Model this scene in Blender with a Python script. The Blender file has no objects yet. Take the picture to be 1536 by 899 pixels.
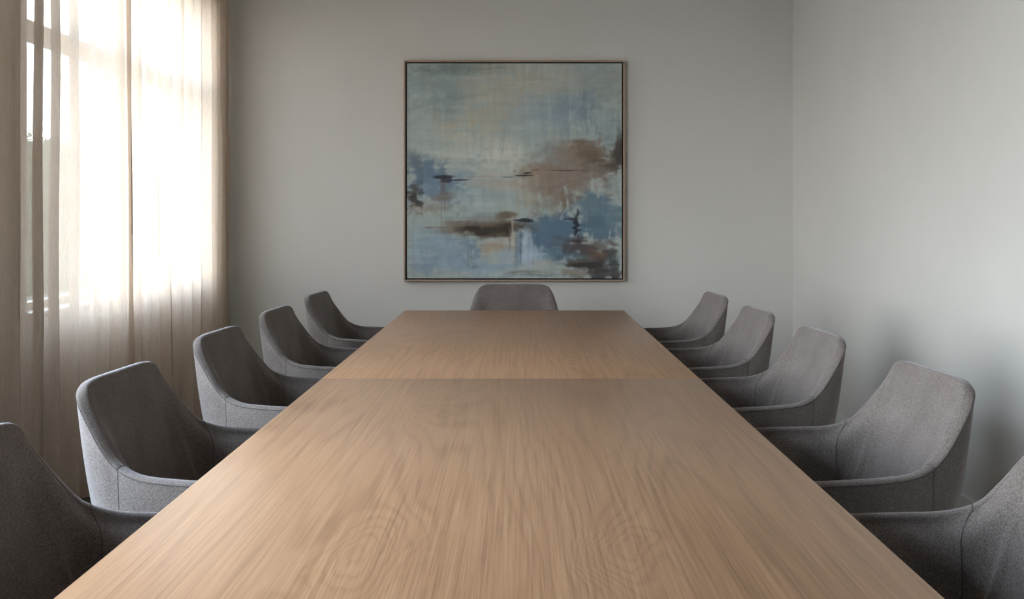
import bpy, bmesh, math, random
import numpy as np
from mathutils import Vector

random.seed(7)
scn = bpy.context.scene
COL = scn.collection
F = 1518.0          # focal length in pixels of the 1536 px wide frame
CAM_Z = 1.22

# ------------------------------------------------------------------ helpers
def link(name, verts, faces, mat, parent=None, smooth=True, sharp=None):
    me = bpy.data.meshes.new(name)
    me.from_pydata([tuple(v) for v in verts], [], faces)
    me.materials.append(mat)
    if smooth:
        me.polygons.foreach_set('use_smooth', [True] * len(me.polygons))
        if sharp:
            me.set_sharp_from_angle(angle=math.radians(sharp))
    me.update()
    o = bpy.data.objects.new(name, me)
    COL.objects.link(o)
    if parent: o.parent = parent
    return o

def tag(o, label=None, cat=None, group=None, kind=None):
    if label: o['label'] = label
    if cat: o['category'] = cat
    if group: o['group'] = group
    if kind: o['kind'] = kind
    return o

def empty(name, loc, rz=0.0):
    o = bpy.data.objects.new(name, None)
    o.empty_display_size = 0.2
    o.location = loc; o.rotation_euler = (0, 0, rz)
    COL.objects.link(o)
    return o

def boxes(name, bl, mat, parent=None, bevel=0.0, segs=3):
    """several axis-aligned blocks (x0,x1,y0,y1,z0,z1) -> one mesh"""
    bm = bmesh.new()
    for (x0, x1, y0, y1, z0, z1) in bl:
        vs = [bm.verts.new(p) for p in ((x0,y0,z0),(x1,y0,z0),(x1,y1,z0),(x0,y1,z0),
                                        (x0,y0,z1),(x1,y0,z1),(x1,y1,z1),(x0,y1,z1))]
        for f in ((0,3,2,1),(4,5,6,7),(0,1,5,4),(1,2,6,5),(2,3,7,6),(3,0,4,7)):
            bm.faces.new([vs[i] for i in f])
    if bevel:
        bmesh.ops.bevel(bm, geom=bm.edges[:], offset=bevel, segments=segs, affect='EDGES', profile=0.5)
    me = bpy.data.meshes.new(name); bm.to_mesh(me); bm.free()
    me.materials.append(mat)
    if bevel:
        me.polygons.foreach_set('use_smooth', [True] * len(me.polygons))
        me.set_sharp_from_angle(angle=math.radians(30))
    o = bpy.data.objects.new(name, me); COL.objects.link(o)
    if parent: o.parent = parent
    return o

def tube(pts, r, n=6):
    """tube mesh data along a polyline"""
    V, Fc = [], []
    pts = [Vector(p) for p in pts]
    for i, p in enumerate(pts):
        a = pts[max(i-1, 0)]; b = pts[min(i+1, len(pts)-1)]
        t = (b - a).normalized()
        u = t.cross(Vector((0.13, 0.21, 0.97)))
        if u.length < 1e-3: u = t.cross(Vector((1, 0, 0)))
        u.normalize(); w = t.cross(u)
        rr = r[i] if isinstance(r, (list, tuple)) else r
        for k in range(n):
            a_ = 2 * math.pi * k / n
            V.append(p + (u * math.cos(a_) + w * math.sin(a_)) * rr)
    for i in range(len(pts) - 1):
        for k in range(n):
            k2 = (k + 1) % n
            Fc.append((i*n+k, i*n+k2, (i+1)*n+k2, (i+1)*n+k))
    Fc.append(tuple(reversed(range(n)))); Fc.append(tuple((len(pts)-1)*n + k for k in range(n)))
    return V, Fc

def copy_tree(o, parent=None):
    c = o.copy(); COL.objects.link(c)
    if parent:
        c.parent = parent
    for ch in list(o.children):
        copy_tree(ch, c)
    return c

# ------------------------------------------------------------------ materials
def new_mat(name):
    m = bpy.data.materials.new(name); m.use_nodes = True
    nt = m.node_tree
    b = nt.nodes['Principled BSDF']
    return m, nt, b

def N(nt, kind, **kw):
    n = nt.nodes.new(kind)
    for k, v in kw.items():
        if k in n.inputs.keys(): n.inputs[k].default_value = v
        else: setattr(n, k, v)
    return n

def L(nt, a, b): nt.links.new(a, b)

def math_n(nt, op, a, b=None, c=None):
    n = nt.nodes.new('ShaderNodeMath'); n.operation = op
    for i, v in enumerate((a, b, c)):
        if v is None: continue
        if isinstance(v, (int, float)): n.inputs[i].default_value = v
        else: L(nt, v, n.inputs[i])
    return n.outputs[0]

def ramp(nt, fac, stops):
    r = nt.nodes.new('ShaderNodeValToRGB')
    el = r.color_ramp.elements
    while len(el) < len(stops): el.new(0.5)
    for e, (p, c) in zip(el, stops):
        e.position = p; e.color = (c[0], c[1], c[2], 1)
    L(nt, fac, r.inputs[0])
    return r.outputs[0]

def mapped(nt, scale, coord='Object', loc=(0, 0, 0)):
    tc = nt.nodes.new('ShaderNodeTexCoord')
    mp = nt.nodes.new('ShaderNodeMapping')
    mp.inputs['Scale'].default_value = scale
    mp.inputs['Location'].default_value = loc
    L(nt, tc.outputs[coord], mp.inputs[0])
    return mp.outputs[0]

def noise(nt, vec, scale, detail=3, rough=0.55, dist=0.0):
    n = nt.nodes.new('ShaderNodeTexNoise')
    n.inputs['Scale'].default_value = scale
    n.inputs['Detail'].default_value = detail
    n.inputs['Roughness'].default_value = rough
    n.inputs['Distortion'].default_value = dist
    L(nt, vec, n.inputs['Vector'])
    return n.outputs['Fac']

def bump(nt, b, h, strength, dist=0.01):
    bp = nt.nodes.new('ShaderNodeBump')
    bp.inputs['Strength'].default_value = strength
    bp.inputs['Distance'].default_value = dist
    L(nt, h, bp.inputs['Height']); L(nt, bp.outputs[0], b.inputs['Normal'])

def mat_paint(name, col, rough=0.85):
    m, nt, b = new_mat(name)
    v = mapped(nt, (1, 1, 1))
    n1 = noise(nt, v, 1.3, 4)
    c = ramp(nt, n1, [(0.3, [x * 0.97 for x in col]), (0.7, [min(1, x * 1.03) for x in col])])
    L(nt, c, b.inputs['Base Color'])
    b.inputs['Roughness'].default_value = rough
    n2 = noise(nt, v, 220, 3)
    bump(nt, b, n2, 0.12, 0.002)
    return m

def mat_fabric():
    m, nt, b = new_mat('grey_wool_fabric')
    v = mapped(nt, (1, 1, 1))
    big = noise(nt, v, 9, 3)
    vx = mapped(nt, (420, 900, 300)); vz = mapped(nt, (900, 420, 1100))
    a = noise(nt, vx, 1, 2); c = noise(nt, vz, 1, 2)
    mott = noise(nt, v, 240, 3, 0.75)
    s = math_n(nt, 'ADD', math_n(nt, 'MULTIPLY', a, 0.30), math_n(nt, 'MULTIPLY', c, 0.30))
    s = math_n(nt, 'ADD', s, math_n(nt, 'MULTIPLY', mott, 0.28))
    s = math_n(nt, 'ADD', s, math_n(nt, 'MULTIPLY', big, 0.12))
    col = ramp(nt, s, [(0.36, (0.050, 0.040, 0.036)), (0.50, (0.147, 0.124, 0.115)), (0.64, (0.27, 0.238, 0.226))])
    L(nt, col, b.inputs['Base Color'])
    b.inputs['Roughness'].default_value = 0.95
    b.inputs['Specular IOR Level'].default_value = 0.2
    b.inputs['Sheen Weight'].default_value = 0.35
    b.inputs['Sheen Roughness'].default_value = 0.45
    b.inputs['Sheen Tint'].default_value = (0.95, 0.93, 1.0, 1)
    bump(nt, b, s, 0.35, 0.0015)
    return m

def mat_oak(name, offset, grain_axis='y', tone=1.0, knots=()):
    m, nt, b = new_mat(name)
    sc = {'y': (1, 1, 1)}[grain_axis]
    v = mapped(nt, sc, 'Object', offset)
    # low frequency field stretched along the grain: its contours are the cathedral figure
    vs = nt.nodes.new('ShaderNodeMapping'); vs.inputs['Scale'].default_value = (2.8, 0.26, 1)
    L(nt, v, vs.inputs[0])
    f = noise(nt, vs.outputs[0], 1.0, 3, 0.40, 0.2)
    sep = nt.nodes.new('ShaderNodeSeparateXYZ'); L(nt, v, sep.inputs[0])
    fine_v = nt.nodes.new('ShaderNodeMapping'); fine_v.inputs['Scale'].default_value = (130, 1.3, 1)
    L(nt, v, fine_v.inputs[0])
    fine = noise(nt, fine_v.outputs[0], 1.0, 5, 0.65, 0.4)
    pore_v = nt.nodes.new('ShaderNodeMapping'); pore_v.inputs['Scale'].default_value = (430, 4, 1)
    L(nt, v, pore_v.inputs[0])
    pore = noise(nt, pore_v.outputs[0], 1.0, 3, 0.6, 0.2)
    patch_v = nt.nodes.new('ShaderNodeMapping'); patch_v.inputs['Scale'].default_value = (2.2, 1.0, 1)
    L(nt, v, patch_v.inputs[0])
    patch = noise(nt, patch_v.outputs[0], 1.7, 3, 0.5)
    ph = math_n(nt, 'ADD', math_n(nt, 'MULTIPLY', f, 170.0), math_n(nt, 'MULTIPLY', sep.outputs[0], 120.0))
    # heart figure where the veneer was sliced through a knot
    kn = nt.nodes.new('ShaderNodeMapping'); kn.inputs['Scale'].default_value = (7, 3.5, 1)
    L(nt, v, kn.inputs[0]); kw = noise(nt, kn.outputs[0], 1.0, 3, 0.55)
    kxo = math_n(nt, 'MULTIPLY_ADD', kw, 0.16, -0.08)
    for (kx, ky, sx_, sy_, amp_) in knots:
        dx = math_n(nt, 'POWER', math_n(nt, 'ABSOLUTE', math_n(nt, 'MULTIPLY', math_n(nt, 'SUBTRACT', math_n(nt, 'ADD', sep.outputs[0], kxo), kx), 1/sx_)), 2.0)
        dy = math_n(nt, 'POWER', math_n(nt, 'ABSOLUTE', math_n(nt, 'MULTIPLY', math_n(nt, 'SUBTRACT', sep.outputs[1], ky), 1/sy_)), 2.0)
        g = math_n(nt, 'EXPONENT', math_n(nt, 'MULTIPLY', math_n(nt, 'ADD', dx, dy), -1.0))
        ph = math_n(nt, 'ADD', ph, math_n(nt, 'MULTIPLY', g, amp_*2.4))
    ph = math_n(nt, 'ADD', ph, math_n(nt, 'MULTIPLY', fine, 3.0))
    ring = math_n(nt, 'MULTIPLY_ADD', math_n(nt, 'SINE', ph), 0.5, 0.5)
    ring = math_n(nt, 'SUBTRACT', 1.0, math_n(nt, 'POWER', ring, 3.0))
    t = math_n(nt, 'ADD', math_n(nt, 'MULTIPLY', ring, 0.055), math_n(nt, 'MULTIPLY', fine, 0.34))
    t = math_n(nt, 'ADD', t, math_n(nt, 'MULTIPLY', pore, 0.44))
    t = math_n(nt, 'ADD', t, math_n(nt, 'MULTIPLY_ADD', patch, 0.08, 0.04))
    tone *= 0.81; c0 = (0.25*tone, 0.138*tone, 0.076*tone); c1 = (0.440*tone, 0.247*tone, 0.138*tone); c2 = (0.565*tone, 0.350*tone, 0.202*tone)
    col = ramp(nt, t, [(0.34, c0), (0.52, c1), (0.70, c2)])
    L(nt, col, b.inputs['Base Color'])
    rr = math_n(nt, 'MULTIPLY_ADD', pore, 0.14, 0.26)
    L(nt, rr, b.inputs['Roughness'])
    b.inputs['Specular IOR Level'].default_value = 0.4
    bump(nt, b, t, 0.10, 0.0012)
    return m

def mat_simple(name, col, rough=0.5, metal=0.0, nscale=60, var=0.08):
    m, nt, b = new_mat(name)
    v = mapped(nt, (1, 1, 1))
    n1 = noise(nt, v, nscale, 3)
    c = ramp(nt, n1, [(0.3, [x * (1 - var) for x in col]), (0.7, [min(1, x * (1 + var)) for x in col])])
    L(nt, c, b.inputs['Base Color'])
    b.inputs['Roughness'].default_value = rough; b.inputs['Metallic'].default_value = metal
    return m

def mat_sheer(name, opacity, col, trans):
    """woven sheer: partly open weave, partly thread that scatters and transmits light"""
    m = bpy.data.materials.new(name); m.use_nodes = True
    nt = m.node_tree
    for n in list(nt.nodes): nt.nodes.remove(n)
    out = nt.nodes.new('ShaderNodeOutputMaterial')
    va = mapped(nt, (500, 260, 22)); vb = mapped(nt, (120, 120, 420)); vc = mapped(nt, (30, 30, 1.2))
    slub_v = noise(nt, va, 1, 3, 0.6); slub_h = noise(nt, vb, 1, 2, 0.6); cloud = noise(nt, vc, 1, 3)
    w = math_n(nt, 'ADD', math_n(nt, 'MULTIPLY', slub_v, 0.45), math_n(nt, 'MULTIPLY', slub_h, 0.25))
    w = math_n(nt, 'ADD', w, math_n(nt, 'MULTIPLY', cloud, 0.30))
    c = ramp(nt, w, [(0.3, [x * 0.92 for x in col]), (0.7, [min(1, x * 1.05) for x in col])])
    d = nt.nodes.new('ShaderNodeBsdfDiffuse'); L(nt, c, d.inputs[0])
    t = nt.nodes.new('ShaderNodeBsdfTranslucent')
    mixc = nt.nodes.new('ShaderNodeMix'); mixc.data_type = 'RGBA'; mixc.blend_type = 'MULTIPLY'
    mixc.inputs[0].default_value = 1.0
    L(nt, c, mixc.inputs[6]); mixc.inputs[7].default_value = (1.0, 1.0, 1.0, 1)
    L(nt, mixc.outputs[2], t.inputs[0])
    m1 = nt.nodes.new('ShaderNodeMixShader'); m1.inputs[0].default_value = trans
    L(nt, d.outputs[0], m1.inputs[1]); L(nt, t.outputs[0], m1.inputs[2])
    tr = nt.nodes.new('ShaderNodeBsdfTransparent'); tr.inputs[0].default_value = (1, 0.995, 0.985, 1)
    op = math_n(nt, 'MULTIPLY_ADD', w, 0.6, opacity - 0.30)
    opc = nt.nodes.new('ShaderNodeClamp'); L(nt, op, opc.inputs[0])
    m2 = nt.nodes.new('ShaderNodeMixShader'); L(nt, opc.outputs[0], m2.inputs[0])
    L(nt, tr.outputs[0], m2.inputs[1]); L(nt, m1.outputs[0], m2.inputs[2])
    L(nt, m2.outputs[0], out.inputs[0])
    return m

def mat_glass():
    m = bpy.data.materials.new('window_glass'); m.use_nodes = True
    nt = m.node_tree
    for n in list(nt.nodes): nt.nodes.remove(n)
    out = nt.nodes.new('ShaderNodeOutputMaterial')
    tr = nt.nodes.new('ShaderNodeBsdfTransparent'); tr.inputs[0].default_value = (0.96, 0.98, 0.98, 1)
    gl = nt.nodes.new('ShaderNodeBsdfGlossy'); gl.inputs['Roughness'].default_value = 0.02
    lw = nt.nodes.new('ShaderNodeLayerWeight'); lw.inputs['Blend'].default_value = 0.5
    fr = math_n(nt, 'MULTIPLY_ADD', math_n(nt, 'POWER', lw.outputs['Facing'], 5.0), 0.9, 0.03)
    mx = nt.nodes.new('ShaderNodeMixShader')
    L(nt, fr, mx.inputs[0]); L(nt, tr.outputs[0], mx.inputs[1]); L(nt, gl.outputs[0], mx.inputs[2])
    L(nt, mx.outputs[0], out.inputs[0])
    return m

M_wall = mat_paint('wall_paint', (0.612, 0.602, 0.583))
M_ceil = mat_paint('ceiling_paint', (0.60, 0.56, 0.50))
M_wallf = mat_paint('unseen_dark_wall_paint', (0.16, 0.13, 0.105))  # unseen wall behind the camera, dark brown to cut and warm the bounce light
M_base = mat_paint('baseboard_paint', (0.62, 0.62, 0.60), 0.5)
M_fab = mat_fabric()
M_seam = mat_simple('seam_thread', (0.075, 0.066, 0.062), 0.9)
M_oakA = mat_oak('oak_veneer_near', (0.0, 0.0, 0.0), knots=((0.185, -1.55, .05, .16, 13), (-0.19, -1.55, .06, .18, -12), (-.2, -.3, .05, .3, 9)))
M_oakB = mat_oak('oak_veneer_far', (3.7, 11.3, 0.0), tone=0.97, knots=((3.7+.19, 11.3+.58, .05, .25, 11), (3.7-.18, 11.3+.76, .06, .25, -10), (3.7+.32, 11.3+1.1, .05, .25, 9)))
M_oakleg = mat_oak('oak_base', (1.0, 4.0, 0), tone=0.8)
M_legw = mat_simple('dark_walnut', (0.09, 0.055, 0.035), 0.45)
M_frame = mat_simple('painting_frame_wood', (0.36, 0.255, 0.195), 0.5, 0, 90, 0.12)
M_gap = mat_simple('dark_frame_rebate', (0.02, 0.018, 0.016), 0.8)
M_winframe = mat_simple('window_frame_paint', (0.52, 0.46, 0.40), 0.5)
M_sill = mat_simple('window_sill_paint', (0.75, 0.74, 0.72), 0.4)
M_glass = mat_glass()
M_sheer = mat_sheer('beige_sheer_linen', 0.865, (0.76, 0.65, 0.555), 0.19)
M_hem = mat_sheer('beige_sheer_linen_doubled', 0.93, (0.68, 0.57, 0.47), 0.24)
M_track = mat_simple('curtain_track_metal', (0.6, 0.6, 0.6), 0.4, 0.5)

def mat_carpet():
    m, nt, b = new_mat('taupe_carpet')
    v = mapped(nt, (1, 1, 1))
    n1 = noise(nt, v, 350, 3, 0.7); n2 = noise(nt, v, 5, 3)
    s = math_n(nt, 'ADD', math_n(nt, 'MULTIPLY', n1, 0.75), math_n(nt, 'MULTIPLY', n2, 0.25))
    c = ramp(nt, s, [(0.3, (0.085, 0.075, 0.055)), (0.7, (0.20, 0.18, 0.145))])
    L(nt, c, b.inputs['Base Color']); b.inputs['Roughness'].default_value = 1.0
    bump(nt, b, n1, 0.6, 0.004)
    return m
M_carpet = mat_carpet()
M_pave = mat_simple('dimmed_terrace_paving', (0.22, 0.20, 0.17), 0.9, 0, 3, 0.12)  # ground outside, darkened and warmed to weaken bounce onto the upper walls
M_leaf = mat_simple('hedge_leaves', (0.075, 0.085, 0.05), 0.7, 0, 6, 0.4)

# ------------------------------------------------------------------ room shell
XL, XR, YB, YF, ZC = -1.99, 1.773, 6.565, -2.2, 2.80
T = 0.14
S = lambda o: tag(o, kind='structure')
S(boxes('floor', [(XL-T, XR+T, YF-T, YB+T, -0.12, 0.0)], M_carpet))
S(boxes('ceiling', [(XL-T, XR+T, YF-T, YB+T, ZC, ZC+0.12)], M_ceil))
S(boxes('wall_back', [(XL-T, XR+T, YB, YB+T, 0, ZC)], M_wall))
S(boxes('wall_right', [(XR, XR+T, YF, YB, 0, ZC)], M_wall))
S(boxes('wall_front', [(XL-T, XR+T, YF-T, YF, 0, ZC)], M_wallf))
W1 = (4.09, 6.20); W2 = (0.15, 2.80); WZ = (0.81, 2.58)
S(boxes('wall_left', [(XL-T, XL, YF, YB, 0, WZ[0]), (XL-T, XL, YF, YB, WZ[1], ZC),
                      (XL-T, XL, YF, W2[0], WZ[0], WZ[1]), (XL-T, XL, W2[1], W1[0], WZ[0], WZ[1]),
                      (XL-T, XL, W1[1], YB, WZ[0], WZ[1])], M_wall))
bh = 0.112
S(boxes('baseboard_right', [(XR-0.014, XR, YF+0.014, YB-0.014, 0, bh)], M_base, bevel=0.003))
S(boxes('baseboard_back', [(XL+0.014, XR-0.014, YB-0.014, YB, 0, bh)], M_base, bevel=0.003))
S(boxes('baseboard_left', [(XL, XL+0.014, YF+0.014, YB-0.014, 0, bh)], M_base, bevel=0.003))

def window(name, y0, y1, mull):
    z0, z1 = WZ
    xg0, xg1 = XL-0.115, XL-0.060        # frame depth
    root = empty(name, ((xg0+xg1)/2, (y0+y1)/2, z0))
    cx, cy, cz = root.location
    S(root)
    def loc(b): return (b[0]-cx, b[1]-cx, b[2]-cy, b[3]-cy, b[4]-cz, b[5]-cz)
    fw = 0.05
    bl = [(xg0, xg1, y0, y1, z0, z0+fw), (xg0, xg1, y0, y1, z1-fw, z1),
          (xg0, xg1, y0, y0+fw, z0+fw, z1-fw), (xg0, xg1, y1-fw, y1, z0+fw, z1-fw)]
    boxes('window_frame', [loc(b) for b in bl], M_winframe, root, 0.003, 1)
    boxes('transom', [loc((xg0, xg1, y0+fw, y1-fw, 1.965, 2.045))], M_winframe, root, 0.003, 1)
    for ym in mull:
        boxes('mullion', [loc((xg0+.004, xg1-.004, ym-.03, ym+.03, z0+fw, 1.965)),
                          loc((xg0+.004, xg1-.004, ym-.03, ym+.03, 2.045, z1-fw))], M_winframe, root, 0.003, 1)
    xm = (xg0+xg1)/2
    boxes('glass_pane', [loc((xm-.003, xm+.003, y0+fw, y1-fw, z0+fw, 1.965)),
                         loc((xm-.003, xm+.003, y0+fw, y1-fw, 2.045, z1-fw))], M_glass, root)
    boxes('window_sill', [loc((xg1, XL+0.02, y0, y1, z0, z0+0.018))], M_sill, root, 0.003, 1)
    return root
window('window_1', W1[0], W1[1], [])
window('window_2', W2[0], W2[1], [1.475])

# ------------------------------------------------------------------ outside
S(boxes('ground', [(-40, XL-T, -20, 45, -0.35, -0.25)], M_pave))
def hedge():
    rnd = random.Random(3)
    V, Fc = [], []
    y0, y1, x0, x1, h = 8.0, 30.0, -10.2, -9.0, 2.55
    ny, nz = 110, 14
    prof = [(x1, 0), (x1+.05, .25), (x1+.05, .6), (x1, .9), (x1-.2, 1), (x0+.2, 1), (x0, .9), (x0-.05, .5), (x0, 0)]
    for i in range(ny+1):
        y = y0 + (y1-y0)*i/ny
        for (x, t) in prof:
            V.append((x+rnd.uniform(-.07, .07), y+rnd.uniform(-.05, .05), -0.25+t*(h+0.25+rnd.uniform(-.18, .18)*t)))
    m = len(prof)
    for i in range(ny):
        for k in range(m-1):
            Fc.append((i*m+k, (i+1)*m+k, (i+1)*m+k+1, i*m+k+1))
    Fc.append(tuple(range(m))[::-1]); Fc.append(tuple(ny*m+k for k in range(m)))
    # leaves over the clipped body
    for _ in range(9000):
        y = rnd.uniform(y0, y1); top = rnd.random() < .3
        if top: p = Vector((rnd.uniform(x0, x1), y, h+rnd.uniform(-.1, .22)))
        else: p = Vector((x1+rnd.uniform(-.02, .16), y, rnd.uniform(-.2, h)))
        a = Vector((rnd.uniform(-1, 1), rnd.uniform(-1, 1), rnd.uniform(-1, 1))).normalized()*rnd.uniform(.05, .09)
        b = a.orthogonal().normalized()*rnd.uniform(.025, .04)
        n = len(V); V += [p-a, p+b, p+a, p-b]; Fc.append((n, n+1, n+2, n+3))
    o = link('hedge', V, Fc, M_leaf, smooth=False)
    return tag(o, 'clipped green hedge outside, seen faintly through the curtain', 'hedge')
hedge()

# ------------------------------------------------------------------ curtains
def curtain(name, crests, xmid, amp, z0, z1, seed, label, ends=(True, True)):
    """crests: distances along the wall where a fold comes nearest the room"""
    rnd = random.Random(seed)
    root = empty(name, (xmid, crests[0], 0))
    nper = 22; cols = []
    for i in range(len(crests)-1):
        a, b = crests[i], crests[i+1]
        for k in range(nper):
            cols.append((a+(b-a)*k/nper, k/nper, i))
    cols.append((crests[-1], 0.0, len(crests)-1))
    rows = 46
    am = [rnd.uniform(.75, 1.2) for _ in crests] + [1]
    p1 = [rnd.uniform(-.35, .35) for _ in crests] + [0]
    V, Fc = [], []
    def prof(ph, i):
        u = ph; A = am[i]*(1-u)+am[i+1]*u
        c = math.cos(2*math.pi*u)
        # pinched crests toward the room, rounder valleys
        return A*(c + 0.22*math.cos(4*math.pi*u + p1[i]) - 0.22*math.cos(p1[i]))
    ncol = len(cols)
    for r in range(rows+1):
        t = r/rows; z = z0+(z1-z0)*t
        spread = 1.0 + 0.18*(1-t)
        for j, (y, ph, i) in enumerate(cols):
            wob = 0.010*math.sin(2.3*z+i*1.7+seed)*(1-t) + 0.004*math.sin(5.1*z+y*9)
            x = amp*spread*prof(ph, i) + 0.006*math.sin(3.1*z+i*2.3)*(1-t)
            yy = y+wob+0.006*math.sin(1.9*z+y*4.0)
            V.append((x, yy-crests[0], z + (0.006*math.sin(y*14+seed) if r == 0 else 0)))
    for r in range(rows):
        for j in range(ncol-1):
            Fc.append((r*ncol+j, r*ncol+j+1, (r+1)*ncol+j+1, (r+1)*ncol+j))
    link('sheer_panel', V, Fc, M_sheer, root)
    # bottom hem band and side hem, doubled cloth on the room side
    def strip(rr, cc, off, nm):
        VV, FF = [], []
        for r in rr:
            for c in cc:
                x, y, z = V[r*ncol+c]; VV.append((x+off, y, z))
        nc = len(cc)
        for a in range(len(rr)-1):
            for b in range(nc-1):
                FF.append((a*nc+b, a*nc+b+1, (a+1)*nc+b+1, (a+1)*nc+b))
        return link(nm, VV, FF, M_hem, root)
    strip(range(0, 2), range(ncol), 0.0015, 'bottom_hem')
    if ends[1]: strip(range(1, rows+1), range(ncol-4, ncol), 0.0015, 'side_hem')
    if ends[0]: strip(range(1, rows+1), range(0, 4), 0.0015, 'side_hem')
    tag(root, label, 'curtain', 'sheer curtains across the window wall')
    return root
crA = [3.02, 3.20, 3.37, 3.54, 3.72, 3.90, 4.03, 4.20, 4.40, 4.55, 4.69, 4.79]
crB = [4.82, 4.95, 5.08, 5.22, 5.375, 5.53, 5.72, 5.89, 6.08, 6.20, 6.30, 6.40, 6.47]
curtain('sheer_curtain', crA, -1.868, 0.033, 0.012, 2.735, 1,
        'beige sheer curtain panel at the left picture edge, up to the dark seam mid window')
curtain('sheer_curtain', crB, -1.885, 0.032, 0.012, 2.735, 2,
        'beige sheer curtain beyond the dark seam, bunched in the back left corner')
tr = boxes('curtain_track', [(-1.91, -1.84, 2.95, 6.53, 2.74, 2.80)], M_track, bevel=0.004)
tag(tr, 'slim curtain track on the ceiling above the beige sheer curtains', 'curtain track')

# ------------------------------------------------------------------ conference table
TX0, TX1, TY0, TY1, TZ = -0.586, 0.535, 0.80, 5.18, 0.74
SEAM = 3.0
tb = empty('conference_table', ((TX0+TX1)/2, (TY0+TY1)/2, 0))
tcx, tcy = (TX0+TX1)/2, (TY0+TY1)/2
def lt(x0, x1, y0, y1, z0, z1): return (x0-tcx, x1-tcx, y0-tcy, y1-tcy, z0, z1)
boxes('tabletop', [lt(TX0, TX1, TY0, SEAM-0.0008, TZ-0.032, TZ)], M_oakA, tb, 0.0022, 2)
boxes('tabletop', [lt(TX0, TX1, SEAM+0.0008, TY1, TZ-0.032, TZ)], M_oakB, tb, 0.0022, 2)
boxes('under_frame', [lt(-0.06, 0.01, 1.3, 4.7, TZ-0.09, TZ-0.032)], M_oakleg, tb, 0.003, 1)
for yy in (1.45, 3.0, 4.55):
    boxes('pedestal', [lt(-0.21, 0.16, yy-0.035, yy+0.035, 0.03, TZ-0.09)], M_oakleg, tb, 0.004, 2)
    boxes('foot', [lt(-0.26, 0.21, yy-0.06, yy+0.06, 0.0, 0.03)], M_oakleg, tb, 0.006, 2)
tag(tb, 'long light oak conference table with a two-piece top, running down the middle of the room', 'table')

# ------------------------------------------------------------------ chair
def catmull(P, n):
    P = [Vector(p) for p in P]; out = []
    for i in range(len(P)-1):
        p0 = P[i-1] if i > 0 else P[0]*2-P[1]
        p3 = P[i+2] if i+2 < len(P) else P[-1]*2-P[-2]
        p1, p2 = P[i], P[i+1]
        for k in range(n):
            t = k/n
            out.append(0.5*((2*p1)+(p2-p0)*t+(2*p0-5*p1+4*p2-p3)*t*t+(3*p1-p0-3*p2+p3)*t**3))
    out.append(P[-1]); return out

# right half of the outer rim and of the bottom edge, chair faces +y
RIM = [(0, -.300, .838), (.06, -.300, .838), (.125, -.300, .837), (.170, -.298, .831), (.197, -.291, .815), (.213, -.275, .790),
       (.227, -.247, .750), (.240, -.214, .706), (.250, -.178, .670), (.267, -.125, .650), (.280, -.05, .644),
       (.287, .05, .641), (.288, .15, .638), (.285, .225, .630), (.279, .262, .600), (.272, .268, .540), (.264, .262, .47), (.258, .250, .41)]
BOT = [(0, -.225, .37), (.06, -.225, .37), (.115, -.223, .37), (.155, -.218, .37), (.185, -.205, .37), (.205, -.185, .37),
       (.220, -.172, .37), (.229, -.160, .37), (.236, -.148, .37), (.240, -.105, .37), (.241, -.03, .37),
       (.240, .08, .37), (.242, .12, .37), (.243, .15, .37), (.244, .17, .37), (.245, .185, .37), (.246, .195, .37), (.247, .20, .37)]
I1 = [(0, -.268, .825), (.055, -.268, .825), (.114, -.268, .823), (.154, -.266, .816), (.175, -.258, .798), (.187, -.244, .772),
      (.200, -.218, .734), (.213, -.188, .690), (.222, -.155, .657), (.240, -.110, .640), (.254, -.045, .636),
      (.261, .05, .634), (.262, .145, .631), (.259, .215, .622), (.254, .245, .595), (.248, .250, .54), (.242, .245, .47), (.238, .235, .41)]
I2 = [(0, -.248, .765), (.05, -.248, .765), (.106, -.246, .763), (.137, -.243, .753), (.156, -.234, .735), (.168, -.220, .712),
      (.180, -.196, .682), (.193, -.166, .648), (.204, -.134, .621), (.221, -.095, .606), (.236, -.04, .600),
      (.244, .05, .597), (.246, .14, .594), (.244, .205, .585), (.240, .232, .56), (.236, .236, .52), (.232, .232, .46), (.229, .225, .41)]
I2b = [(0, -.205, .60), (.05, -.205, .60), (.10, -.202, .598), (.130, -.196, .590), (.149, -.184, .578), (.161, -.167, .565),
      (.175, -.162, .55), (.188, -.150, .535), (.202, -.136, .524), (.215, -.085, .518), (.224, -.02, .515),
      (.229, .06, .512), (.231, .125, .508), (.231, .172, .50), (.230, .198, .49), (.229, .21, .475), (.228, .215, .445), (.227, .215, .41)]
I3 = [(0, -.160, .44), (.05, -.160, .44), (.10, -.157, .44), (.132, -.151, .44), (.155, -.139, .44), (.172, -.127, .44),
      (.182, -.128, .44), (.193, -.127, .44), (.203, -.120, .44), (.209, -.07, .44), (.213, .0, .44),
      (.216, .07, .44), (.218, .11, .44), (.219, .14, .44), (.220, .16, .435), (.221, .18, .43), (.222, .19, .42), (.223, .2, .41)]
I4 = [(x*.97, y*.97, .372) for (x, y, z) in I3]
NS = 6
rimR = catmull(RIM, NS); botR = catmull(BOT, NS)
def mirror(c): return [Vector((-p.x, p.y, p.z)) for p in reversed(c[1:])] + c
rim = mirror(rimR); bot = mirror(botR)
inner = [mirror(catmull(c, NS)) for c in (I1, I2, I2b, I3, I4)]
n_s = len(rim); mid = len(rimR)-1
NT = 18
def bulge(t): return 0.012*math.sin(math.pi*min(1, t*1.0))
S0 = [[None]*(NT+1) for _ in range(n_s)]
for i in range(n_s):
    for j in range(NT+1):
        t = j/NT
        S0[i][j] = bot[i].lerp(rim[i], t)
def nrm(i, j):
    a = S0[min(i+1, n_s-1)][j]-S0[max(i-1, 0)][j]
    b = S0[i][min(j+1, NT)]-S0[i][max(j-1, 0)]
    n = a.cross(b); return n.normalized()
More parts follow.
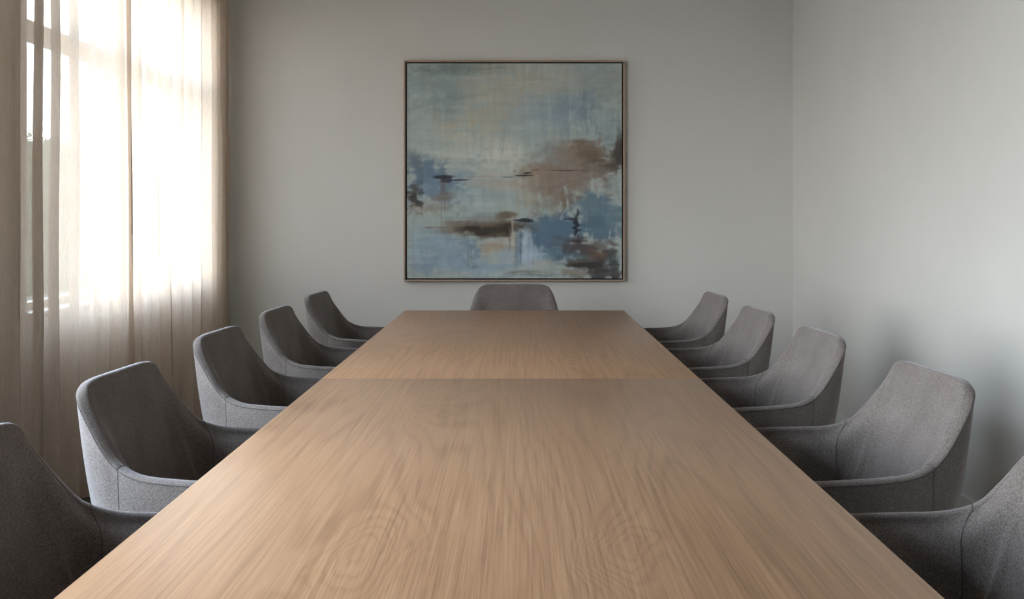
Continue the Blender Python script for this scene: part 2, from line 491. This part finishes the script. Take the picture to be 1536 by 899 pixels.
# outward normals; smooth them along the rim
NN = [[nrm(i, j) for j in range(NT+1)] for i in range(n_s)]
for j in range(NT+1):
    for _ in range(6):
        c = [NN[i][j].copy() for i in range(n_s)]
        for i in range(1, n_s-1):
            NN[i][j] = (c[i-1]+c[i]*2+c[i+1]).normalized()
if NN[mid][NT//2].y > 0:
    for r in NN:
        for j in range(NT+1): r[j].negate()
TH_R = 0.026
CAP = 10
ring = []      # ring[i] = list of points from outer bottom over the rim to inner bottom
for i in range(n_s):
    back = math.exp(-((i-mid)/(5.2*NS))**2)     # 1 at the back, 0 at the arms
    pts = []
    for j in range(NT+1):
        pts.append(S0[i][j] + NN[i][j]*bulge(j/NT))
    n = NN[i][NT]; up = (S0[i][NT]-S0[i][NT-1]).normalized()
    up = (up - n*up.dot(n)).normalized()
    c = S0[i][NT]-n*(TH_R/2)
    for k in range(1, CAP):
        a = math.pi*k/CAP
        # squarish rounded rim
        cx_ = math.copysign(abs(math.cos(a))**0.7, math.cos(a)); sy = abs(math.sin(a))**0.8
        pts.append(c + n*(cx_*TH_R/2) + up*(sy*TH_R*0.42))
    end = c - n*(TH_R/2)
    chain = [pts[-1]*0.5+end*0.5] + [q[i] for q in inner]
    pts += catmull(chain, 5)
    ring.append(pts)
npt = len(ring[0])
def shell(name, i0, i1, parent):
    V, Fc = [], []
    for i in range(i0, i1+1): V += ring[i]
    for a in range(i1-i0):
        for k in range(npt-1):
            Fc.append((a*npt+k, (a+1)*npt+k, (a+1)*npt+k+1, a*npt+k+1))
        Fc.append((a*npt+npt-1, (a+1)*npt+npt-1, (a+1)*npt, a*npt))
    Fc.append(tuple(range(npt))); Fc.append(tuple((i1-i0)*npt+k for k in reversed(range(npt))))
    o = link(name, V, Fc, M_fab, parent, sharp=60)
    bm = bmesh.new(); bm.from_mesh(o.data); bmesh.ops.recalc_face_normals(bm, faces=bm.faces[:]); bm.to_mesh(o.data); bm.free()
    return o

def rounded_pad(name, hx, y0, y1, z0, z1, mat, parent, r=0.03, dome=0.015, taper=0.85, pw=3.2):
    """superellipse cushion with domed top"""
    V, Fc = [], []; n = 56
    prof = []
    for k in range(7):
        a = math.pi/2*k/6; prof.append((1-r/hx*(1-math.sin(a)), z0+r*(1-math.cos(a))*0.6))
    for k in range(7):
        a = math.pi/2*k/6; prof.append((1-r/hx*(1-math.cos(a)), z1-r+r*math.sin(a)))
    for k in range(1, 6): prof.append(((1-r/hx)*(1-k/6), z1+dome*(1-(1-k/6)**2)))
    cy, hy = (y0+y1)/2, (y1-y0)/2
    for (s, z) in prof:
        for q in range(n):
            a = 2*math.pi*q/n
            ex = 2/pw
            x = math.copysign(abs(math.cos(a))**ex, math.cos(a)); y = math.copysign(abs(math.sin(a))**ex, math.sin(a))
            wx = hx*(taper+(1-taper)*(y+1)/2)
            V.append((x*wx*s, cy+y*hy*s, z))
    for a in range(len(prof)-1):
        for q in range(n):
            q2 = (q+1) % n
            Fc.append((a*n+q, a*n+q2, (a+1)*n+q2, (a+1)*n+q))
    Fc.append(tuple(reversed(range(n))))
    V.append((0, cy, z1+dome)); t = len(V)-1; b = (len(prof)-1)*n
    for q in range(n): Fc.append((b+q, b+(q+1) % n, t))
    return link(name, V, Fc, mat, parent, sharp=70)

def make_chair():
    root = empty('conference_chair', (0, 0, 0))
    k = 8*NS+1                         # seam where arm meets back
    iL, iR = mid-k, mid+k
    back = shell('backrest', iL, iR, root)
    aL = shell('armrest', 0, iL, root); aR = shell('armrest', iR, n_s-1, root)
    js = NT+2
    # stitched line just inside the outer rim edge
    def line(i0, i1, j, off):
        return [ring[i][j] + NN[i][NT]*off for i in range(i0, i1+1)]
    V, Fc = tube(line(iL, iR, NT+1, 0.0), 0.0010, 5); link('rim_seam', V, Fc, M_seam, back)
    for (a, b, arm) in ((0, iL, aL), (iR, n_s-1, aR)):
        V, Fc = tube(line(a, b, NT+1, 0.0), 0.0013, 5); link('rim_seam', V, Fc, M_seam, arm)
    for i, arm in ((iL, aL), (iR, aR)):
        V, Fc = tube([ring[i][j] for j in range(0, npt)], 0.0010, 5); link('joint_seam', V, Fc, M_seam, arm)
    rounded_pad('seat_cushion', 0.218, -0.135, 0.262, 0.385, 0.465, M_fab, root, 0.028, 0.014, 0.80)
    rounded_pad('seat_base', 0.243, -0.160, 0.215, 0.345, 0.392, M_fab, root, 0.020, 0.0, 0.85)
    for sx in (-1, 1):
        for (y, ye) in ((0.15, 0.205), (-0.10, -0.175)):
            V, Fc = tube([(sx*.165, y, .35), (sx*.190, (y+ye)/2, .18), (sx*.215, ye, 0.001)], [.019, .015, .010], 14)
            link('leg', V, Fc, M_legw, root, sharp=50)
    return root

G = 'grey upholstered chairs around the conference table'
H = math.pi/2
def where(side, pos): return 'grey fabric armchair on the %s side of the table, %s' % (side, pos)
LX = -0.675; RX = 0.70
places = [
 (LX+.02, 1.655, -H, 'grey fabric armchair cut off by the left picture edge, nearest the camera'),
 (LX-.008, 2.43, -H, 'grey fabric armchair on the curtain side, second from the camera, in full view'),
 (LX-.020, 3.275, -H, 'grey fabric armchair in the middle of the five on the curtain side'),
 (LX-.023, 4.07, -H, 'grey fabric armchair on the curtain side, second from the back wall'),
 (LX-.025, 4.90, -H, 'grey fabric armchair on the curtain side, closest to the back wall'),
 (RX, 1.655, H, 'grey fabric armchair cut off by the right picture edge, nearest the camera'),
 (RX+.015, 2.44, H, 'grey fabric armchair on the right wall side, second from the camera'),
 (RX-.006, 3.27, H, 'grey fabric armchair in the middle of the five on the right'),
 (RX-.024, 4.06, H, 'grey fabric armchair on the right side, second from the back wall'),
 (RX-.038, 4.86, H, 'grey fabric armchair on the right side, closest to the back wall'),
 (-0.028, 5.26, 2*H, 'grey fabric armchair at the far head of the table, centred below the painting'),
]
R4 = math.radians(3.5)
proto = make_chair()
for k, (x, y, rz, lab) in enumerate(places):
    o = proto if k == 0 else copy_tree(proto)
    yaw = {-1: -R4, 1: R4}.get(round(rz/H), 0)
    o.location = (x, y, 0); o.rotation_euler = (0, 0, rz+yaw)
    tag(o, lab, 'chair', G)

# ------------------------------------------------------------------ painting
PX0, PX1, PZ0, PZ1 = -0.745, 0.681, 0.802, 2.228
pcx, pcz = (PX0+PX1)/2, (PZ0+PZ1)/2
pt = empty('painting', (pcx, YB, PZ0))
hw = (PX1-PX0)/2; hh = PZ1-PZ0; fr = 0.0105; D = 0.045
def frame_ring(name, x, z0, z1, w, y0, y1, mat, bev=0.0015):
    return boxes(name, [(-x, x, y0, y1, z0, z0+w), (-x, x, y0, y1, z1-w, z1),
                        (-x, -x+w, y0, y1, z0+w, z1-w), (x-w, x, y0, y1, z0+w, z1-w)], mat, pt, bev, 1)
frame_ring('picture_frame', hw, 0, hh, fr, -D, -0.002, M_frame)
boxes('backing', [(-hw+fr, hw-fr, -0.020, -0.002, fr, hh-fr)], M_gap, pt)

def lin(c): 
    c = np.array(c, float)/255.0
    return np.where(c <= 0.04045, c/12.92, ((c+0.055)/1.055)**2.4)

def canvas():
    n = 400
    rng = np.random.RandomState(11)
    u, v = np.meshgrid(np.linspace(0, 1, n), np.linspace(0, 1, n))      # v runs downward
    def vnoise(uu, vv, fx, fy, seed):
        r = np.random.RandomState(seed); g = r.rand(64, 64)
        x = uu*fx+100; y = vv*fy+100
        xi = np.floor(x).astype(int); yi = np.floor(y).astype(int)
        fx_ = x-xi; fy_ = y-yi
        fx_ = fx_*fx_*(3-2*fx_); fy_ = fy_*fy_*(3-2*fy_)
        a = g[yi % 64, xi % 64]; b = g[yi % 64, (xi+1) % 64]; c = g[(yi+1) % 64, xi % 64]; d = g[(yi+1) % 64, (xi+1) % 64]
        return (a*(1-fx_)+b*fx_)*(1-fy_)+(c*(1-fx_)+d*fx_)*fy_
    def fbm(uu, vv, fx, fy, seed, o=4):
        s = 0; w = 0
        for k in range(o):
            s = s+vnoise(uu, vv, fx*2**k, fy*2**k, seed+k)*0.55**k; w += 0.55**k
        return s/w-0.5
    w1 = fbm(u, v, 4, 6, 1, 5); w2 = fbm(u, v, 5, 5, 21, 5)
    hs = fbm(u+w2*.06, v+w1*.05, 5, 60, 31, 4); vs = fbm(u+w1*.04, v+w2*.06, 60, 5, 41, 4); fs = fbm(u, v, 30, 40, 51, 4)
    img = np.zeros((n, n, 3)) + np.array([140., 152, 150])
    # dabs: centre u, v, radii, sRGB colour, opacity, softness, wobble, streak ('h','v','b')
    dabs = [
     (.10,.10,.30,.16,(124,141,141),.7,.9,.10,'b'), (.30,.02,.30,.04,(104,116,112),.8,.8,.05,'h'), (.17,.20,.12,.10,(118,136,138),.6,1,.1,'b'),
     (.62,.08,.30,.12,(160,160,148),.8,.9,.12,'b'), (.40,.14,.20,.14,(156,156,142),.7,1,.12,'b'), (.30,.26,.16,.10,(163,158,136),.8,1,.12,'b'),
     (.18,.30,.10,.05,(158,156,140),.6,1,.1,'b'), (.88,.10,.16,.14,(132,142,138),.6,1,.1,'b'), (.78,.24,.22,.12,(112,134,146),.8,.9,.12,'v'),
     (.60,.27,.14,.12,(142,158,164),.7,1,.12,'v'), (.92,.30,.10,.12,(128,146,150),.6,.9,.1,'v'), (.85,.20,.05,.12,(102,126,140),.4,1,.1,'v'),
     (.30,.40,.30,.10,(162,170,162),.8,.9,.10,'b'), (.45,.45,.22,.09,(176,182,174),.8,.9,.10,'b'), (.08,.36,.12,.12,(148,162,160),.6,1,.1,'v'),
     (.60,.38,.12,.07,(140,158,158),.6,1,.1,'b'), (.40,.52,.16,.04,(168,168,158),.7,.9,.08,'h'),
     # left blue mass
     (.07,.50,.13,.09,(84,108,128),.95,.6,.16,'b'), (.14,.58,.18,.09,(92,118,138),.85,.7,.14,'b'), (.03,.45,.05,.07,(88,104,112),.8,.7,.15,'v'),
     (.28,.52,.08,.03,(112,134,150),.6,.9,.08,'h'), (.21,.60,.08,.06,(94,112,126),.6,.8,.1,'b'),
     (.03,.62,.04,.06,(66,62,58),.9,.7,.15,'b'), (.02,.67,.03,.05,(92,88,78),.7,.8,.12,'v'), (.17,.63,.07,.025,(104,92,82),.75,.8,.1,'h'),
     (.17,.57,.02,.06,(84,76,76),.6,.8,.05,'v'),
     # pale water
     (.42,.63,.26,.08,(140,158,160),.9,.8,.12,'h'), (.20,.72,.20,.06,(140,156,156),.7,.9,.10,'h'), (.36,.66,.12,.02,(164,176,174),.5,.9,.06,'h'),
     (.44,.57,.20,.03,(158,156,146),.7,.8,.08,'h'), (.10,.68,.12,.03,(156,150,136),.5,.9,.08,'h'),
     # brown shore at right
     (.80,.50,.22,.12,(122,112,102),.95,.5,.16,'b'), (.84,.41,.14,.06,(112,100,86),.9,.5,.14,'h'), (.66,.55,.12,.07,(134,124,112),.85,.7,.12,'b'),
     (.90,.44,.10,.10,(106,96,84),.8,.6,.12,'b'), (.66,.62,.10,.08,(126,116,104),.8,.7,.12,'v'), (.71,.62,.05,.07,(106,92,80),.7,.7,.1,'v'),
     (.57,.65,.08,.08,(150,148,134),.8,.8,.12,'v'), (.76,.38,.05,.04,(148,150,144),.6,.8,.1,'b'), (.68,.40,.06,.05,(128,132,132),.6,.8,.1,'h'),
     (.99,.40,.03,.12,(62,56,50),.95,.6,.08,'v'), (.97,.47,.04,.03,(66,56,46),.8,.7,.1,'h'), (.99,.31,.02,.05,(98,104,104),.7,.8,.08,'v'),
     (.90,.57,.12,.03,(140,138,130),.7,.8,.1,'b'), (.98,.55,.04,.06,(124,136,138),.7,.8,.1,'v'),
     # right blue water
     (.86,.66,.16,.07,(84,110,126),.95,.6,.14,'b'), (.90,.75,.14,.07,(72,98,116),.9,.6,.10,'v'), (.68,.80,.18,.09,(68,96,118),.97,.45,.10,'b'),
     (.72,.88,.16,.06,(78,106,126),.85,.6,.10,'h'), (.58,.76,.10,.04,(82,106,126),.8,.7,.1,'h'), (.96,.70,.06,.05,(96,120,130),.7,.8,.1,'v'),
     # brown reef mid left
     (.36,.76,.20,.035,(82,70,56),.95,.6,.12,'h'), (.42,.77,.14,.028,(46,38,28),1.0,.6,.10,'h'), (.28,.77,.08,.018,(70,64,56),.9,.7,.08,'h'),
     (.46,.71,.05,.022,(86,76,58),.85,.6,.10,'h'), (.48,.78,.03,.04,(74,60,44),.8,.7,.08,'v'), (.15,.765,.12,.008,(120,112,98),.7,.8,.04,'h'),
     (.42,.84,.12,.04,(148,134,116),.8,.8,.12,'h'), (.34,.72,.10,.03,(112,114,112),.6,.9,.1,'h'),
     # lower left pale blue
     (.14,.86,.20,.10,(124,146,160),.9,.8,.12,'v'), (.30,.94,.30,.06,(122,146,164),.9,.8,.10,'h'), (.29,.86,.07,.07,(96,122,144),.7,.8,.12,'b'),
     (.04,.84,.05,.14,(132,156,166),.6,.8,.08,'v'), (.06,.96,.10,.04,(110,134,152),.6,.9,.1,'b'), (.31,.93,.04,.03,(110,124,120),.5,.9,.08,'v'),
     (.48,.90,.08,.06,(132,152,164),.7,.9,.1,'v'),
     # white-blue runs
     (.56,.86,.035,.10,(142,162,178),.9,.5,.06,'v'), (.60,.90,.06,.05,(146,164,178),.9,.6,.10,'b'), (.515,.86,.015,.12,(98,120,140),.7,.6,.03,'v'),
     (.62,.93,.06,.02,(150,150,142),.8,.7,.1,'h'), (.56,.97,.14,.015,(112,118,108),.8,.7,.06,'h'), (.60,.985,.2,.012,(104,120,122),.7,.8,.05,'h'),
     # dark lower right
     (.88,.90,.14,.08,(64,62,60),.95,.6,.14,'b'), (.84,.86,.10,.02,(68,58,56),.9,.6,.08,'h'), (.90,.88,.06,.025,(104,78,66),.75,.7,.1,'b'),
     (.84,.935,.12,.016,(44,38,34),.97,.5,.06,'h'), (.80,.90,.07,.02,(86,104,116),.7,.8,.1,'h'), (.97,.92,.04,.08,(58,66,72),.8,.7,.08,'v'),
     (.92,.97,.12,.02,(62,62,62),.85,.7,.1,'b'), (.76,.97,.08,.018,(112,106,94),.8,.7,.08,'h'), (.98,.83,.03,.03,(84,72,66),.7,.7,.1,'b'),
     (.34,.765,.24,.05,(100,88,74),.75,.9,.16,'h'), (.20,.755,.10,.03,(120,112,100),.6,.9,.12,'h'), (.40,.79,.10,.03,(66,54,42),.7,.8,.12,'h'),
     (.70,.56,.10,.10,(120,106,94),.6,.9,.14,'b'), (.60,.53,.10,.05,(140,128,112),.6,.9,.12,'h'), (.93,.50,.08,.06,(112,104,94),.6,.9,.14,'b'),
     (.50,.58,.16,.035,(154,150,138),.6,.9,.10,'h'), (.80,.85,.14,.05,(70,66,68),.6,.9,.14,'h'), (.93,.84,.07,.05,(74,66,64),.7,.9,.14,'v'),
     (.12,.66,.10,.05,(122,120,112),.55,.9,.14,'b'), (.04,.57,.04,.05,(72,84,94),.7,.9,.12,'v'), (.62,.68,.08,.05,(118,116,108),.6,.9,.12,'v'),
     (.75,.44,.10,.05,(126,120,112),.6,.9,.12,'h'), (.66,.45,.07,.04,(132,146,150),.6,.9,.12,'b'),
     (.38,.768,.16,.018,(50,42,32),.95,.8,.12,'h'), (.33,.775,.09,.020,(44,38,30),.9,.7,.14,'h'), (.46,.772,.05,.022,(46,36,26),.9,.7,.12,'b'),
     (.89,.93,.12,.035,(48,44,44),.8,.9,.12,'h'), (.03,.63,.035,.04,(48,46,44),.8,.9,.14,'b'), (.90,.43,.07,.04,(92,80,66),.7,.9,.14,'h'),
     (.55,.86,.012,.10,(150,166,178),.7,.6,.02,'v'), (.80,.37,.06,.012,(96,88,74),.7,.9,.08,'h'),
     # dark accents
     (.17,.527,.055,.011,(36,38,48),.97,.5,.03,'h'), (.19,.54,.03,.010,(42,46,58),.9,.5,.03,'b'), (.25,.543,.06,.0045,(44,46,56),.95,.5,.012,'h'),
     (.20,.525,.02,.008,(48,52,66),.8,.6,.03,'b'),
     (.55,.522,.055,.0045,(44,44,44),.97,.5,.010,'h'), (.575,.512,.030,.007,(50,48,46),.9,.5,.02,'h'), (.48,.530,.05,.003,(84,84,80),.8,.5,.008,'h'),
     (.74,.498,.10,.0035,(84,68,58),.85,.5,.008,'h'), (.62,.50,.035,.010,(112,86,72),.7,.7,.02,'h'), (.33,.528,.10,.0025,(138,120,104),.7,.6,.006,'h'),
     (.555,.732,.040,.011,(30,34,44),.97,.5,.03,'h'), (.52,.73,.03,.004,(36,38,44),.9,.5,.01,'h'), (.66,.722,.10,.004,(84,92,96),.7,.6,.01,'h'),
     (.788,.745,.017,.040,(26,32,46),.97,.5,.03,'b'), (.79,.70,.008,.03,(48,54,64),.8,.5,.02,'v'), (.765,.725,.04,.007,(42,44,52),.85,.5,.02,'h'),
     (.79,.79,.012,.018,(34,34,44),.85,.6,.02,'v'), (.80,.83,.06,.009,(54,46,48),.9,.6,.02,'h'),
    ]
    for (cu, cv, ru, rv, c, al, soft, wob, st) in dabs:
        k = min(1.0, 8*min(ru, rv)+.30)
        uu = u+w1*wob*1.1+hs*.10*k*(st != 'v')+fs*.03*k; vv = v+w2*wob*0.9+vs*.07*k*(st != 'h')+fs*.02*k
        d = np.sqrt(((uu-cu)/ru)**2+((vv-cv)/rv)**2)
        s = hs if st == 'h' else vs if st == 'v' else fs
        d = d+s*1.5*soft+fs*.5
        m = np.clip((1.15-d)/(0.15+0.95*soft), 0, 1); m = m*m*(3-2*m)
        m = (m*al*(1+s*0.5)).clip(0, 1)[..., None]
        img = img*(1-m)+np.array(c, float)*m
    # thin drips
    for (cu, v0, v1, c, wd) in ((.478,.75,.88,(92,80,68),.0016), (.505,.74,.97,(104,96,88),.0014), (.53,.76,.95,(76,92,108),.0022), (.175,.60,.72,(110,100,90),.0016),
                                (.30,.84,.94,(104,112,108),.0018), (.285,.86,.92,(112,116,108),.0018), (.16,.66,.78,(130,124,112),.0015), (.585,.90,.95,(116,112,106),.002),
                                (.492,.70,.86,(160,152,136),.004), (.03,.70,.92,(120,132,132),.0018)):
        m = np.exp(-((u-cu+w1*.012)/wd/1.4)**2)*np.clip((v-v0)/.02, 0, 1)*np.clip((v1-v)/.04, 0, 1)*.75
        img = img*(1-m[..., None])+np.array(c, float)*m[..., None]
    lum = (hs*0.55+vs*0.55+fs*0.7)[..., None]
    img = img*(1+lum*0.17) + fbm(u, v, 9, 9, 71, 3)[..., None]*np.array([8., 3, -4])
    img = np.clip(img*0.985, 4, 255)
    g_ = img.mean(2, keepdims=True); img = g_+(img-g_)*0.92
    rgb = np.clip(lin(img)*PAINT_GAIN*np.array([1.01, .985, 1.0]), 0, 0.9)
    W_ = hw-0.020; z_lo, z_hi = 0.020, hh-0.020
    V = np.zeros((n*n, 3)); V[:, 0] = (-W_+2*W_*u).ravel(); V[:, 2] = (z_hi-(z_hi-z_lo)*v).ravel()
    V[:, 1] = -0.036
    idx = np.arange(n*n).reshape(n, n)
    Fq = np.stack([idx[1:, :-1], idx[1:, 1:], idx[:-1, 1:], idx[:-1, :-1]], -1).reshape(-1, 4).tolist()
    verts = V.tolist()
    # canvas sides give it its thickness
    b = len(verts); verts += [(-W_, -0.020, z_hi), (W_, -0.020, z_hi), (W_, -0.020, z_lo), (-W_, -0.020, z_lo)]
    c0, c1, c2, c3 = 0, n-1, n*n-1, n*(n-1)
    Fq += [[c0, c1, b+1, b], [c1, c2, b+2, b+1], [c2, c3, b+3, b+2], [c3, c0, b, b+3]]
    me = bpy.data.meshes.new('canvas'); me.from_pydata(verts, [], Fq)
    me.update(); at = me.color_attributes.new('pigment', 'FLOAT_COLOR', 'POINT')
    arr = np.ones((len(verts), 4)); arr[:n*n, :3] = rgb.reshape(-1, 3); arr[n*n:, :3] = 0.3
    at.data.foreach_set('color', arr.ravel())
    m, nt, bs = new_mat('oil_paint_on_canvas')
    a = nt.nodes.new('ShaderNodeAttribute'); a.attribute_name = 'pigment'
    vv = mapped(nt, (9, 9, 60)); v2 = mapped(nt, (60, 9, 8))
    n1 = noise(nt, vv, 1, 4); n2 = noise(nt, v2, 1, 4); n3 = noise(nt, mapped(nt, (1, 1, 1)), 500, 2)
    h = math_n(nt, 'ADD', math_n(nt, 'ADD', n1, n2), math_n(nt, 'MULTIPLY', n3, 0.3))
    hv = nt.nodes.new('ShaderNodeHueSaturation')
    L(nt, a.outputs['Color'], hv.inputs['Color']); L(nt, math_n(nt, 'MULTIPLY_ADD', h, 0.16, 0.82), hv.inputs['Value'])
    L(nt, hv.outputs[0], bs.inputs['Base Color'])
    bs.inputs['Roughness'].default_value = 0.6
    bump(nt, bs, h, 0.25, 0.002)
    me.materials.append(m)
    o = bpy.data.objects.new('canvas', me); COL.objects.link(o); o.parent = pt
PAINT_GAIN = 1.4
canvas()
tag(pt, 'large square abstract painting in misty blues and browns, thin wood frame, on the back wall', 'painting')

# ------------------------------------------------------------------ daylight
w = bpy.data.worlds.new('overcast_sky'); scn.world = w; w.use_nodes = True
nt = w.node_tree
bg = nt.nodes['Background']
tc = nt.nodes.new('ShaderNodeTexCoord'); sp = nt.nodes.new('ShaderNodeSeparateXYZ')
L(nt, tc.outputs['Generated'], sp.inputs[0])
c = ramp(nt, math_n(nt, 'MULTIPLY_ADD', sp.outputs[2], 0.5, 0.5),
         [(0.48, (0.80, 0.78, 0.75)), (0.56, (0.95, 0.95, 0.95)), (0.70, (0.74, 0.86, 1.0)), (1.0, (0.58, 0.76, 1.0))])
L(nt, c, bg.inputs[0]); bg.inputs[1].default_value = 12.4
for (y0, y1) in (W1, W2):
    ld = bpy.data.lights.new('sky_portal', 'AREA'); ld.shape = 'RECTANGLE'
    ld.size = WZ[1]-WZ[0]; ld.size_y = y1-y0
    ld.cycles.is_portal = True
    lo = bpy.data.objects.new('sky_portal', ld); COL.objects.link(lo)
    lo.location = (XL-0.13, (y0+y1)/2, (WZ[0]+WZ[1])/2)
    lo.rotation_euler = (0, -H, 0)

# ------------------------------------------------------------------ camera
cd = bpy.data.cameras.new('camera'); cd.sensor_width = 36; cd.lens = F*36/1536
cd.shift_x = -11/1536; cd.shift_y = -124.5/1536
cd.clip_start = 0.05; cd.clip_end = 200
cam = bpy.data.objects.new('camera', cd); COL.objects.link(cam)
cam.location = (0, 0, CAM_Z); cam.rotation_euler = (math.pi/2, 0, 0)
scn.camera = cam
scn.view_settings.view_transform = 'Standard'
try: scn.view_settings.look = 'None'
except Exception: pass
scn.view_settings.exposure = 0.8; scn.view_settings.gamma = 1.0
scn.view_settings.use_curve_mapping = False
scn.cycles.max_bounces = 14; scn.cycles.diffuse_bounces = 6
scn.cycles.transparent_max_bounces = 24
